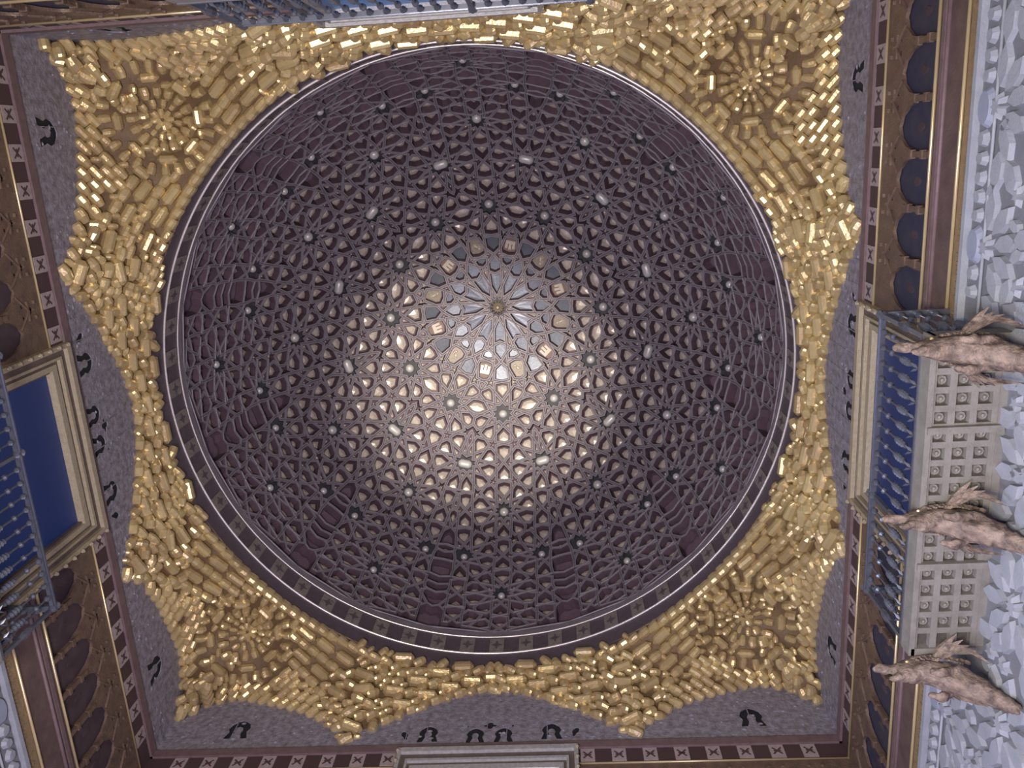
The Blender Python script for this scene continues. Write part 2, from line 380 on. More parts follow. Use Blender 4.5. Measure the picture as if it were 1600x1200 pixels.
    if small and len(f) <= 12:
        k = .6 if len(f) < 6 else .26
        pts = [((x - cx) * k + cx, (y - cy) * k + cy) for x, y in L3] if len(f) < 6 else [(cx + .02 * C_(2 * PI * i / 6), cy + .02 * S_(2 * PI * i / 6)) for i in range(6)]
        m = len(pts)
        beads.add([back(q, dep) for q in pts] + [back((cx, cy), dep - .03)], [(i, (i + 1) % m, m) for i in range(m)]); continue
    if wide:
        # plain boarded panel with a ridge: three boards side by side
        Q = inset(L3, .015) or L3; m = len(Q)
        b.add([back(q, dep) for q in Q] + [back(((q[0] - cx) * .85 + cx, (q[1] - cy) * .7 + cy), dep - .03) for q in Q],
              [tuple(range(m, 2 * m))] + [(i, (i + 1) % m, m + (i + 1) % m, m + i) for i in range(m)])
        unique.append(('plain_panel', b, A3, ro, ph)); continue
    Q = inset(L3, .020) or inset(L3, .008) or [((x - cx) * .8 + cx, (y - cy) * .8 + cy) for x, y in L3]
    if len(f) > 12 and A3 < .1: continue                              # five pointed cells stay open
    m = len(Q); k1 = .80; k2 = .18
    jx, jy = random.uniform(-.012, .012), random.uniform(-.012, .012)
    base = [((x - cx) * .98 + cx, (y - cy) * .98 + cy) for x, y in Q]
    b.add([back(q, dep) for q in base] + [back(((x - cx) * k1 + cx, (y - cy) * k1 + cy), dep - .058) for x, y in base]
          + [back(((x - cx) * k2 + cx + jx, (y - cy) * k2 + cy + jy), dep - .082) for x, y in base],
          [(r_ * m + i, r_ * m + (i + 1) % m, (r_ + 1) * m + (i + 1) % m, (r_ + 1) * m + i) for r_ in (0, 1) for i in range(m)]
          + [tuple(range(2 * m, 3 * m))])
    unique.append(('boss', b, A3 * max(.05, math.cos(math.radians(ro)) ** 1.2), ro, ph))

lat_me = lat.mesh('strapwork', 'strap'); rec_me = rec.mesh('recess', ['recess', 'star_floor'])
def all_round(m):
    out = MB()
    for k in range(12):
        c_, s_ = C_(k * PI / 6), S_(k * PI / 6)
        out.add([(x * c_ - y * s_, x * s_ + y * c_, z) for x, y, z in m.v], m.f)
    return out
obj('beads', all_round(beads).mesh('beads', 'bead'), dome, kind='stuff')
rosette = MB()                                                        # the little gilt rose at the very crown
ctr = [(0.18 if i % 2 == 0 else 0.11) for i in range(24)]
for lv, (k, h) in enumerate([(1.0, .045), (.72, .015), (.45, .03), (.2, .0)]):
    rosette.add([on_dome((Vector((0, 0, 1)) + Vector((ctr[i] * k / 5 * C_(PI * i / 12 + .13), ctr[i] * k / 5 * S_(PI * i / 12 + .13), 0))).normalized(), h) for i in range(24)], [])
rosette.f = [(r_ * 24 + i, r_ * 24 + (i + 1) % 24, (r_ + 1) * 24 + (i + 1) % 24, (r_ + 1) * 24 + i) for r_ in range(3) for i in range(24)] + [tuple(72 + i for i in range(24))]
rosette.mi = [0] * len(rosette.f)
rosette.build('crown_rose', 'centre', dome)
for k in range(12):
    rz = (0, 0, k * PI / 6)
    obj('strapwork', lat_me, dome, rot=rz); obj('recess', rec_me, dome, rot=rz)
bosses = sorted([u for u in unique if u[0] == 'boss'], key=lambda u: -u[2])
one_by_one = bosses[:25]; rest = MB()
for u in bosses[25:]: rest.add(u[1].v, u[1].f)
obj('outer_bosses', all_round(rest).mesh('outer_bosses', 'boss'), dome, kind='stuff')
for u in one_by_one:
    me = u[1].mesh('boss', 'boss')
    for k in range(12): obj('boss', me, dome, rot=(0, 0, k * PI / 6))
for u in unique:
    if u[0] in ('star_boss', 'polished_plate', 'plain_panel'):
        me = u[1].mesh(u[0], {'star_boss': 'star_boss', 'polished_plate': 'plate', 'plain_panel': 'plain'}[u[0]], smooth=u[0] == 'star_boss')
        for k in range(12): obj(u[0], me, dome, rot=(0, 0, k * PI / 6))
    if u[0] == 'medallion':
        back, (cx, cy), dz, c, e1, e2 = u[5:]
        me1 = u[1].mesh('medallion', 'medal_dark'); me2 = u[1].mesh('medallion', 'medal')
        up = Vector((0, 0, 1)) - c * c.z; up.normalize()               # towards the crown
        sd = up.cross(c)
        def loc(x, y, h): return back((cx + (sd * x + up * y).dot(e1), cy + (sd * x + up * y).dot(e2)), dz - h)
        cs = MB()
        def bar(x0, y0, x1, y1, h=.02): cs.prism([(x0, y0), (x1, y0), (x1, y1), (x0, y1)], 0, h, loc)
        bar(-.105, -.10, .105, -.025)
        for x in (-.078, 0, .078):
            top = .085 if x else .11
            bar(x - .027, -.025, x + .027, top - .02, .024)
            for q in (-.021, 0, .021): bar(x + q - .007, top - .02, x + q + .007, top, .024)
        for x in (-.066, 0, .066): cs.prism([(x - .012, -.085), (x + .012, -.085), (x + .012, -.055), (x, -.045), (x - .012, -.055)], .02, .026, loc)
        castle_me = cs.mesh('castle_relief', 'castle')
        ln = MB()                                                      # a rampant lion: body, head with mane, legs and a curled tail
        def blob(x, y, rx, ry, rot=0.0, h=.03):
            n_ = 8; v_ = []; 
            for kk, hh in ((1, 0), (.8, .6), (.4, 1)):
                for i in range(n_):
                    t = 2 * PI * i / n_; px, py = rx * kk * C_(t), ry * kk * S_(t)
                    v_.append(loc(x + px * C_(rot) - py * S_(rot), y + px * S_(rot) + py * C_(rot), h * hh))
            ln.add(v_, [(r_ * n_ + i, r_ * n_ + (i + 1) % n_, (r_ + 1) * n_ + (i + 1) % n_, (r_ + 1) * n_ + i) for r_ in (0, 1) for i in range(n_)] + [tuple(16 + i for i in range(n_))])
        blob(-.005, -.005, .065, .030, .9); blob(.045, .065, .034, .030); blob(.073, .060, .016, .012)
        blob(-.04, -.065, .042, .014, -.9); blob(.005, -.07, .045, .013, -1.2); blob(.065, .015, .040, .011, .3); blob(.06, -.012, .034, .010, -.2)
        for i in range(7):
            t = i / 6; blob(-.06 - .03 * S_(t * PI), -.03 + .10 * t, .012, .010, 0, .02)
        lion_me = ln.mesh('lion_relief', 'castle')
        for k in range(12):
            o = obj('medallion', me1 if k % 2 == 0 else me2, dome, rot=(0, 0, k * PI / 6))
            obj('castle_relief' if k % 2 == 0 else 'lion_relief', castle_me if k % 2 == 0 else lion_me, o)

# rim of the dome: bare ring of wood, drum with its band of painted tiles, two bright mouldings
def ring_strip(pts, n=144):
    m = MB(); k = len(pts)
    vs = [(r_ * C_(2 * PI * i / n), r_ * S_(2 * PI * i / n), z_) for i in range(n) for r_, z_ in pts]
    m.add(vs, [(i * k + j, ((i + 1) % n) * k + j, ((i + 1) % n) * k + j + 1, i * k + j + 1) for i in range(n) for j in range(k - 1)])
    return m
sh = ring_strip([(R * 1.055 * S_(math.radians(a)), ZD + HD * 1.055 * C_(math.radians(a))) for a in (1, 15, 30, 45, 60, 75, 90)] + [(R * 1.055 + .25, ZD), (R * 1.055 + .25, ZD + HD * .5), (R * .6, ZD + HD * 1.1), (.05, ZD + HD * 1.12)], 72)
sh.build('outer_shell', 'recess', dome)
r8 = math.radians(88.3)
ring_strip([(R * S_(r8), ZD + HD * C_(r8)), (R + .005, ZD + .04), (R + .005, ZD)]).build('rim_board', 'strap', dome, smooth=True)
ring_strip([(R + .012, ZD + .02), (R + .012, ZR), (R + .02, ZR - .2), (R + .02, ZG - .02)]).build('drum', 'drum', dome, smooth=True)
def torus(r_, z_, q):
    return ring_strip([(r_ + q * C_(2 * PI * j / 8), z_ + q * S_(2 * PI * j / 8)) for j in range(9)], 180)
torus(R, ZD, .014).build('upper_moulding', 'ring', dome, smooth=True)
torus(R, ZR, .018).build('lower_moulding', 'ring', dome, smooth=True)
tb = MB(); a0 = math.radians(1.45)
rr0, rr1 = R + .011, R - .004
tl = []
for rr_ in (rr0, rr1):
    for zz in (ZR + .04, ZD - .05):
        for k in range(4): t = -a0 + 2 * a0 * k / 3; tl.append((rr_ * C_(t), rr_ * S_(t), zz))
tb.add(tl, [(8 + k, 9 + k, 13 + k, 12 + k) for k in range(3)] + [(k, k + 1, 9 + k, 8 + k) for k in range(3)] + [(4 + k, 5 + k, 13 + k, 12 + k) for k in range(3)] + [(0, 4, 12, 8), (3, 7, 15, 11)])
fq = MB()
for q in range(8):
    t = 2 * PI * q / 8; zc = (ZR + ZD) / 2; rad = .10 if q % 2 == 0 else .06
    p = lambda du, dz: ((R - .006) * C_(du / R), (R - .006) * S_(du / R), zc + dz)
    fq.add([p(0, 0), p(rad * .55 * C_(t - .35), rad * .8 * S_(t - .35)), p(rad * C_(t), rad * 1.3 * S_(t)), p(rad * .55 * C_(t + .35), rad * .8 * S_(t + .35))], [(0, 1, 2, 3)])
tile_me = tb.mesh('drum_tile', 'drum_tile'); flower_me = fq.mesh('painted_flower', 'drum')
for k in range(60):
    o = obj('drum_tile', tile_me, dome, rot=(0, 0, k * PI / 30))
    obj('painted_flower', flower_me, o)


# ================================================================ THE GOLDEN VAULTING (four corner pieces of honeycomb work)
def dist_wall(th):
    return A / max(abs(C_(th)), abs(S_(th)))


ROSE = 5.66                                                           # distance of each corner's little cupola from the centre


def vault_point(th, t):
    D = dist_wall(th); r0 = R - .01
    r_ = r0 + (D - r0) * t
    x, y = r_ * C_(th), r_ * S_(th)
    s = y if abs(C_(th)) > abs(S_(th)) else x
    s = s * D / r_ if r_ else s
    z0 = zw(s)
    corner = abs(((th % (PI / 2)) - PI / 4)) < PI / 8
    p_ = 1.15
    z = ZG - (ZG - z0) * t ** p_
    for q in (PI / 4, 3 * PI / 4, 5 * PI / 4, 7 * PI / 4):
        d2 = (x - ROSE * C_(q)) ** 2 + (y - ROSE * S_(q)) ** 2
        z += .30 * math.exp(-d2 / .16)
    return Vector((x, y, z))


def vault_frame(th, t):
    e = 1e-3
    p = vault_point(th, t); a = vault_point(th + e, t) - p; b = vault_point(th, min(1, t + e)) - (p if t + e <= 1 else vault_point(th, t - e))
    n = a.cross(b).normalized()
    if n.z > 0: n = -n
    return p, n


def capsule_mesh(L, r_, name):
    m = MB(); n = 7; vs = []
    prof = [(-L / 2, .30), (-L / 2 + .055, 1.0), (L / 2 - .055, 1.0), (L / 2, .30)]
    for x, k in prof:
        for i in range(n):
            t = PI * i / (n - 1)
            vs.append((x, r_ * k * C_(t), -.05 + (.05 + r_ * k) * S_(t) if 0 < i < n - 1 else -.06))
    fs = [(j * n + i, j * n + i + 1, (j + 1) * n + i + 1, (j + 1) * n + i) for j in range(3) for i in range(n - 1)]
    fs += [tuple(range(n)), tuple(3 * n + i for i in range(n - 1, -1, -1))]
    m.add(vs, fs); return m.mesh(name, 'gold')


def nub_mesh(L, r_, name):
    """short barrel whose front closes in a fan of facets"""
    m = MB(); n = 7; vs = []
    for x, k in [(-L / 2, .82), (-L / 2 + .03, 1.0), (.02, 1.0)]:
        for i in range(n):
            t = PI * i / (n - 1)
            vs.append((x, r_ * k * C_(t), -.06 if i in (0, n - 1) else -.05 + (.05 + r_ * k) * S_(t)))
    for i in range(n):
        t = PI * i / (n - 1); vs.append((L / 2 - .01 + .02 * S_(t), r_ * .75 * C_(t), -.06 if i in (0, n - 1) else -.05 + (.03 + r_ * .62) * S_(t)))
    vs.append((L / 2 + .005, 0, -.05))
    fs = [(j * n + i, j * n + i + 1, (j + 1) * n + i + 1, (j + 1) * n + i) for j in range(3) for i in range(n - 1)]
    fs += [(3 * n + i, 3 * n + i + 1, 4 * n) for i in range(n - 1)] + [tuple(range(n))]
    m.add(vs, fs); return m.mesh(name, 'gold')


CAPS = [capsule_mesh(.36, .088, 'long_prism'), capsule_mesh(.28, .075, 'long_prism')]
NUBS = [nub_mesh(.20, .084, 'fan_prism'), nub_mesh(.16, .070, 'fan_prism'), nub_mesh(.12, .052, 'fan_prism')]


def back_grid(th0, th1, nt=48, nr=16):
    m = MB(); vs = []
    for i in range(nt + 1):
        th = th0 + (th1 - th0) * i / nt
        for j in range(nr + 1): 
            p, n = vault_frame(th, j / nr); vs.append(p - n * .045)
        vs.append(vault_point(th, 1) + Vector((0, 0, .9)))
    k = nr + 2
    m.add(vs, [(i * k + j, (i + 1) * k + j, (i + 1) * k + j + 1, i * k + j + 1) for i in range(nt) for j in range(k - 1)])
    return m


CORNER = {0: 'golden honeycomb vault in the corner between the coffered balcony and the silver framed window',
          1: 'bright yellow honeycomb vault in the corner between the brown niches and the silver framed window',
          2: 'dull beige honeycomb vault in the corner between the deep blue window and shadowed wall',
          3: 'brownish gold honeycomb vault in the corner above the row of round navy niches'}


def fill_corner(q):
    root = empty('honeycomb_vault', (0, 0, 0)); mid = PI / 4 + q * PI / 2
    tag(root, CORNER[q], 'vault', 'golden honeycomb vaults of the four corners')
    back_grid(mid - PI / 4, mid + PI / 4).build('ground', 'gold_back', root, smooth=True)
    placed = {}; items = []
    def inside(x, y):
        th = math.atan2(y, x); d = (th - mid + PI) % (2 * PI) - PI
        if abs(d) > PI / 4: return None
        D = dist_wall(th); r_ = math.hypot(x, y); t = (r_ - (R - .01)) / (D - R + .01)
        if t < -.02 or t > 1.01: return None
        return th, max(0, min(1, t))
    def put(th, t, ang, kind, size, f=.72, lat=None):
        """ang = plan direction of the piece's long axis"""
        p, n = vault_frame(th, t)
        long_ = kind == 'long_prism'
        r_ = .078 if long_ else (.086, .072, .055)[size]
        x = Vector((C_(ang), S_(ang), 0)); x = (x - n * x.dot(n)).normalized(); y = n.cross(x)
        cell = (int(p.x / .15), int(p.y / .15), int(p.z / .15))
        for dx in (-2, -1, 0, 1, 2):
            for dy in (-2, -1, 0, 1, 2):
                for dz in (-2, -1, 0, 1, 2):
                    for pp, rr, ax, hl, lt in placed.get((cell[0] + dx, cell[1] + dy, cell[2] + dz), ()):
                        f_ = f * .66 if lat is not None and lt == lat else f     # neighbours of one course may touch
                        dv = p - pp
                        if long_:                                     # compare the two axes at three stations
                            ok = all((dv + x * q - ax * max(-hl, min(hl, (dv + x * q).dot(ax)))).length >= (rr + r_) * f_ for q in (-.11, 0, .11))
                        else: ok = (dv - ax * max(-hl, min(hl, dv.dot(ax)))).length >= (rr + r_) * f_
                        if not ok: return False
        placed.setdefault(cell, []).append((p, r_, x, .11 if long_ else 0.0, lat))
        tw = rnd.uniform(-.03, .03); x = (x + y * tw).normalized(); y = n.cross(x); p = p + n * rnd.uniform(.0, .012)
        items.append((kind, size, Matrix(((x.x, y.x, n.x, p.x), (x.y, y.y, n.y, p.y), (x.z, y.z, n.z, p.z), (0, 0, 0, 1)))))
        return True
    rnd = random.Random(11 + q)
    rc = Vector((ROSE * C_(mid), ROSE * S_(mid)))
    # the small cupola of the corner: a star of fan pieces and rings round it
    for rad, n_, kind, size, radial in ((.09, 8, 'fan_prism', 2, True), (.22, 12, 'fan_prism', 2, True), (.36, 16, 'fan_prism', 1, True), (.53, 8, 'long_prism', 1, False), (.68, 24, 'fan_prism', 1, True)):
        for i in range(n_):
            a = 2 * PI * i / n_ + mid + (.5 if n_ > 12 else 0) * PI / n_
            g = inside(rc.x + rad * C_(a), rc.y + rad * S_(a))
            if g: put(*g, (a + PI if radial else a + PI / 2), kind, size, .6)
    # bands of long prisms and fans along the drum
    base = mid
    for row in range(0, 5):
        rr_ = R + .06 + .158 * row; stepu = .36 if row % 2 == 1 else .18
        N = int(rr_ * .42 / stepu) + 1
        for i in sorted(range(-N, N + 1), key=abs):
            u = (i + (.5 if (row // 2) % 2 else 0)) * stepu
            if abs(u) > rr_ * S_(PI / 7.2): continue
            a_ = math.sqrt(rr_ * rr_ - u * u)
            g = inside(a_ * C_(base) - u * S_(base), a_ * S_(base) + u * C_(base))
            if g: put(*g, base + PI / 2 if row % 2 == 1 else base + PI / 2 + (0 if u > 0 else PI), 'long_prism' if row % 2 == 1 else 'fan_prism', 0, .72, 1)
    # wall lunettes: rows follow the curved lower edge, the prisms stay level
    for side in (-1, 1):
        base = mid + side * PI / 4; sg = -side
        wallc = Vector((C_(base), S_(base))); tang = Vector((-S_(base), C_(base)))
        for row in range(0, 14):
            w_ = .07 + .158 * row; stepu = .36 if row % 2 == 1 else .18
            for i in range(0, 17):
                s = sg * (i + (.5 if (row // 2) % 2 else 0.0)) * stepu
                if abs(s) > 2.35 or (abs(s) < .02 and side == 1): continue
                th = math.atan2(A * wallc.y + s * tang.y, A * wallc.x + s * tang.x)
                ln_ = (vault_point(th, 1) - vault_point(th, 0)).length
                t = 1 - w_ / ln_
                if t < -.03 or ln_ < .1: continue
                if row % 2 == 1: put(th, max(0, t), base + PI / 2, 'long_prism', 0, .72, 2)
                else: put(th, max(0, t), base + PI + (PI / 4 if s > 0 else -PI / 4) * (1 if i % 2 else .4), 'fan_prism', 0, .72, 2)
    # rows along the corner's own lower edge
    for side in (-1, 1):
        base = mid + side * PI / 4; sg = -side
        wallc = Vector((C_(base), S_(base))); tang = Vector((-S_(base), C_(base)))
        for row in range(0, 7):
            for i in range(0, 20):
                s = sg * (2.3 + i * .18 + (.09 if row % 2 else 0))
                th = math.atan2(A * wallc.y + s * tang.y, A * wallc.x + s * tang.x)
                if abs(s) > 4.97: continue
                ln_ = (vault_point(th, 1) - vault_point(th, 0)).length
                p1 = vault_point(th, 1 - (.07 + .16 * row) / ln_)
                if (Vector((p1.x, p1.y)) - rc).length < .7: continue
                d_ = base + PI + (PI / 4 if s > 0 else -PI / 4)
                put(th, 1 - (.07 + .16 * row) / ln_, d_, 'fan_prism' if (row + i // 2) % 4 else 'long_prism', 0 if (row + i // 2) % 4 else 1, .72, 3)
    # whatever gaps are left
    for n_ in range(5000):
        th = mid + rnd.uniform(-PI / 4, PI / 4); t = rnd.random()
        p_ = vault_point(th, t)
        k8 = round(math.atan2(rc.y - p_.y, rc.x - p_.x) / (PI / 4)) * PI / 4 + mid
        put(th, t, k8, 'fan_prism', 0 if n_ < 900 else 1 if n_ < 2400 else 2, .80)
    nl = 0; order = {'long_prism': [], 'fan_prism': []}
    for it in items: order[it[0]].append(it)
    for kind, lst in order.items():
        lst.sort(key=lambda it: it[1])
        restm = MB()
        for k, (kd, size, mtx) in enumerate(lst):
            me = (CAPS if kind == 'long_prism' else NUBS)[size]
            if k < 299:
                o = obj(kind, me, root); o.matrix_local = mtx
            else:
                restm.add([mtx @ v.co for v in me.vertices], [tuple(p.vertices) for p in me.polygons])
        if restm.v: restm.build('small_fan_prisms', 'gold', root, kind='stuff')
    return len(items)


print('vault pieces', [fill_corner(q) for q in range(4)])


# ================================================================ THE FOUR WALLS
def rect(x0, z0, x1, z1): return [(x0, z0), (x1, z0), (x1, z1), (x0, z1)]


def keyhole(cx, cz, s, flip=1):
    """dark pierced motif: a horseshoe with spreading feet"""
    o_ = [(-.135, -.13), (-.065, -.13), (-.035, -.04), (-.048, .01), (-.036, .05), (0, .068), (.036, .05), (.048, .01), (.035, -.04), (.065, -.13), (.135, -.13),
          (.10, -.02), (.125, .04), (.10, .115), (.045, .16), (0, .175), (-.045, .16), (-.10, .115), (-.125, .04), (-.10, -.02)]
    return [(cx + x * s * flip, cz + y * s) for x, y in o_]


def quatrefoil(cx, cz, s):
    return [(cx + s * (.55 + .45 * abs(C_(2 * t))) * C_(t), cz + s * (.55 + .45 * abs(C_(2 * t))) * S_(t) * .8) for t in [2 * PI * i / 24 for i in range(24)]]


def teardrop(cx, cz, s, lean):
    return [(cx + s * C_(t) * .5 * (1 if S_(t) > -.2 else .6) + lean * S_(t) * s * .3, cz + s * S_(t)) for t in [2 * PI * i / 14 for i in range(14)]]


def arch_hole(c, wd, z0, z1):
    h = wd / 2; zs = z0 + (z1 - z0) * .36; pts = [(c - h, z0), (c + h, z0), (c + h, zs - .06)]
    n = 14
    for i in range(n + 1):
        t = PI * i / n; k = 1 + .018 * (1 if i % 2 else -1)
        pts.append((c + h * 1.06 * k * C_(t), zs + (z1 - zs) * k * S_(t)))
    pts.append((c - h, zs - .06)); return pts


def sub(name, side, mb, mats, parent, **kw): return mb.build(name, mats, parent, **kw)


BARS = {'right': [1.93 + .54 * k for k in range(6)], 'left': [1.81 + .515 * k for k in range(7)], 'bottom': [1.85 + .53 * k for k in range(6)], 'top': [1.85 + .53 * k for k in range(6)]}
WALL_LABEL = dict(right='wall with navy arched niches, gilt rods and pale stucco lattice', left='wall with brown arched niches and a blue window behind an iron railing',
                  bottom='wall with pierced grey carving and a bright silver framed window', top='shadowed wall with a blue window behind an iron railing')
WINDOWS = []

# shared little meshes
tm = MB(); tm.box((-.10, -.01, -.125), (.10, .012, .125)); CHECK = tm.mesh('check_tile', 'check_light')
xm = MB()
for a in (.75, -.75, 0.0):
    l_ = .085 if a else .05
    d = (C_(a) * l_, S_(a) * l_ * 1.1); nn = (-S_(a) * .013, C_(a) * .013)
    xm.add([(-d[0] - nn[0], .0135, -d[1] - nn[1]), (d[0] - nn[0], .0135, d[1] - nn[1]), (d[0] + nn[0], .0135, d[1] + nn[1]), (-d[0] + nn[0], .0135, -d[1] + nn[1])], [(0, 1, 2, 3)])
CROSS = xm.mesh('painted_cross', 'check_dark')
nm = MB(); nm.box((-.255, -.075, 10.22), (.255, -.045, 11.10))
NICHE = {k: None for k in ('niche', 'niche_brown')}
for k in NICHE:
    nm2 = MB(); nm2.v, nm2.f, nm2.mi = list(nm.v), list(nm.f), list(nm.mi)
    # faint painted shield in the niche
    NICHE[k] = nm2.mesh('niche_panel', k)
sm = MB(); sm.prism([(-.05, .02), (.0, .09), (.05, .02), (.035, -.07), (0, -.11), (-.035, -.07)], -.045, -.040, lambda x, z, h: (x, h, 10.62 + z), inset=.8)
SHIELD = sm.mesh('painted_shield', 'niche_brown')
bm_ = MB(); bm_.box((-.03, -.01, 10.22), (.03, .025, 10.80)); bm_.box((-.045, -.012, 10.36), (.045, .04, 10.41)); bm_.box((-.045, -.012, 10.62), (.045, .04, 10.67))
COLONNETTE = bm_.mesh('colonnette', 'arcade')
slot = MB()
for s_ in (-1, 1):
    slot.box((s_ * .09 - .02, -.01, 11.33), (s_ * .09 + .02, .03, 11.345)); 
slot.box((-.12, -.012, 11.20), (.12, .02, 11.225)); slot.rod((-.2, .0, 11.02), (0, .012, 11.22), .016, 6); slot.rod((.2, .0, 11.02), (0, .012, 11.22), .016, 6)
SPANDREL = slot.mesh('spandrel_tracery', 'arcade')
# stucco pieces
def flat(pts, h, mname, name, bev=.75):
    m = MB(); m.prism(pts, -.02, h, lambda x, z, y: (x, y, z), inset=bev); return m.mesh(name, mname)
PETAL = flat([(0, .14), (.07, .25), (.078, .38), (0, .50), (-.078, .38), (-.07, .25)], .028, 'stucco', 'petal', .92)
PETAL2 = flat([(0, -.17), (.085, -.06), (.08, .08), (0, .17), (-.08, .08), (-.085, -.06)], .028, 'stucco', 'leaf', .92)
STAR8 = flat([((.115 if i % 2 == 0 else .06) * C_(PI * i / 8), (.115 if i % 2 == 0 else .06) * S_(PI * i / 8)) for i in range(16)], .045, 'stucco', 'star', .7)
STAR5 = flat([((.10 if i % 2 == 0 else .048) * C_(PI * i / 5), (.085 if i % 2 == 0 else .038) * S_(PI * i / 5)) for i in range(10)], .03, 'stucco', 'small_star', .7)
OVAL = flat([(.17 * C_(t), .115 * S_(t)) for t in [2 * PI * i / 16 for i in range(16)]], .03, 'stucco_oval', 'oval_cartouche', .8)
LEAF = flat([(-.06, -.05), (-.02, -.075), (.035, -.06), (.065, -.01), (.05, .05), (.01, .075), (-.04, .06), (-.068, .01)], .03, 'stucco', 'carved_leaf', .72)


def glyphs(m, u0, u1, z0, z1, y, rnd):
    """a band of carved lettering too worn to read: upright and curling strokes"""
    u = u0
    while u < u1:
        h = rnd.uniform(.35, .95) * (z1 - z0); k = rnd.random()
        m.box((u, y - .01, z0 + .01), (u + .012, y + .008, z0 + .01 + h))
        if k > .45: m.box((u + .012, y - .01, z0 + .01), (u + rnd.uniform(.03, .06), y + .007, z0 + .024))
        if k > .7: m.box((u + .012, y - .01, z0 + h * .6), (u + .04, y + .007, z0 + h * .6 + .012))
        u += rnd.uniform(.035, .075)


def make_wall(side):
    (ox, oy, oz), a = side_frame(side)
    root = empty('wall_' + side, (ox, oy, 0), a); tag(root, WALL_LABEL[side], kind='structure')
    rnd = random.Random(hash(side) % 1 + len(side))
    W = A
    m = MB()
    m.box((-W - .5, -.50, 0), (W + .5, -.42, 14.3))
    m.box((-W - .1, -.42, 0), (-1.10, -.115, 13.6)); m.box((1.10, -.42, 0), (W + .1, -.115, 13.6)); m.box((-1.10, -.42, 11.36), (1.10, -.115, 13.6)); m.box((-1.10, -.42, 0), (1.10, -.115, 8.55))
    m.build('backing', 'wall', root)
    # pierced and carved panel below the vaulting
    holes = [keyhole(-3.88, 12.36, 1.35, 1), keyhole(3.88, 12.36, 1.35, -1)]
    for sx in (-1, 1):
        holes += [keyhole(sx * .21, 12.11, 1.05, sx), keyhole(sx * .92, 12.16, 1.15, sx), [(p[0], p[1]) for p in teardrop(sx * 1.27, 12.16, .10, sx)], teardrop(sx * .34, 12.33, .035, 0)]
    holes.append(quatrefoil(0, 12.345, .10))
    cutout('pierced_panel', rect(-W, Z_PAN - .02, W, 13.6), holes, -.016, 0, 'panel', root)
    bk = MB(); bk.box((-W, -.06, Z_PAN), (W, -.030, 13.6)); bk.build('dark_backing', 'hole', root)  # black sheet close behind, gives the shallow holes their dark depth
    # carved relief: low joints between the blocks and small knots
    rl = MB()
    for i in range(-16, 17):
        u = i * .30 + .04
        if abs(u) < W - .1: rl.box((u, -.01, Z_PAN), (u + .012, .006, 13.3))
    for i in range(90):
        u = rnd.uniform(-W + .1, W - .1); z = rnd.uniform(12.0, min(13.2, zw(u) + .1)); s_ = rnd.uniform(.02, .05)
        n_ = 6; c0 = rnd.random() * 6
        rl.add([(u + s_ * C_(c0 + 2 * PI * i_ / n_), .001, z + s_ * .7 * S_(c0 + 2 * PI * i_ / n_)) for i_ in range(n_)] + [(u, .018, z)], [(i_, (i_ + 1) % n_, n_) for i_ in range(n_)])
    rl.build('carved_relief', 'panel', root, kind='stuff')
    def bar(name, z0, z1, y1, mname, gaps=None):
        m = MB()
        for x0, x1 in (gaps or [(-W, W)]): m.box((x0, -.12, z0), (x1, y1, z1))
        return m.build(name, mname, root)
    def rod(name, z, r_, y, gaps=None, mname='gold_rod'):
        m = MB()
        for x0, x1 in (gaps or [(-W, W)]): m.rod((x0, y, z), (x1, y, z), r_, 10)
        return m.build(name, mname, root, smooth=True)
    G = [(-W, -1.30), (1.30, W)]
    bar('string_moulding', Z_CHK1, Z_PAN, .035, 'moulding'); bar('check_band', Z_CHK0 - .02, Z_CHK1, 0, 'check_dark', G)
    k = 0
    for sx in (-1, 1):
        for i in range(9):
            u = sx * (1.43 + i * .44)
            if abs(u) > W - .1: continue
            t = obj('check_tile', CHECK, root, (u, 0, (Z_CHK0 + Z_CHK1) / 2)); obj('painted_cross', CROSS, t)
    rod('gilt_rod', Z_ROD, .014, .012, G)
    # arcade of niches
    for sx in (-1, 1):
        bars = BARS[side]; holes = []
        edges = [1.32] + bars + [W + .3]
        for b0, b1 in zip(edges, edges[1:]):
            c = (b0 + b1) / 2; wd = min(b1 - b0 - .075, .47)
            if c + wd / 2 > W - .03: continue
            holes.append([(sx * x, z) for x, z in arch_hole(c, wd, Z_ARC0 + .03, 11.04)])
            obj('niche_panel', NICHE['niche' if side in ('right', 'top') else 'niche_brown'], root, (sx * c, 0, 0))
            obj('painted_shield', SHIELD, root, (sx * c, 0, 0))
        for b in bars:
            if b > W - .12: continue
            for d in (-.075, .075):
                holes.append([(sx * b + d - .03, 11.10), (sx * b + d + .03, 11.10), (sx * b + d, 11.19)])
            holes.append([(sx * b - .05, 11.25), (sx * b + .05, 11.25), (sx * b, 11.35)])
            obj('colonnette', COLONNETTE, root, (sx * b, 0, 0)); obj('spandrel_tracery', SPANDREL, root, (sx * b, 0, 0))
        cutout('arcade', rect(min(sx * 1.30, sx * W), Z_ARC0, max(sx * 1.30, sx * W), Z_ROD), holes, -.035, 0, 'arcade', root)
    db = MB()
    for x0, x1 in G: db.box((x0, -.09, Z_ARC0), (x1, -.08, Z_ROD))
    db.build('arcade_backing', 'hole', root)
    rod('gilt_rod', Z_ARC0, .017, .02, G)
    bar('plum_board', Z_ROD2, Z_ARC0, 0, 'board', G); rod('plum_rod', 10.02, .022, .01, G, 'moulding'); bar('plum_fillet', 10.08, 10.14, .02, 'moulding', G)
    rod('gilt_rod', Z_ROD2, .016, .02, G)
    bar('inscription_band', Z_WHITE + .03, Z_ROD2, 0, 'script', G)
    gl = MB()
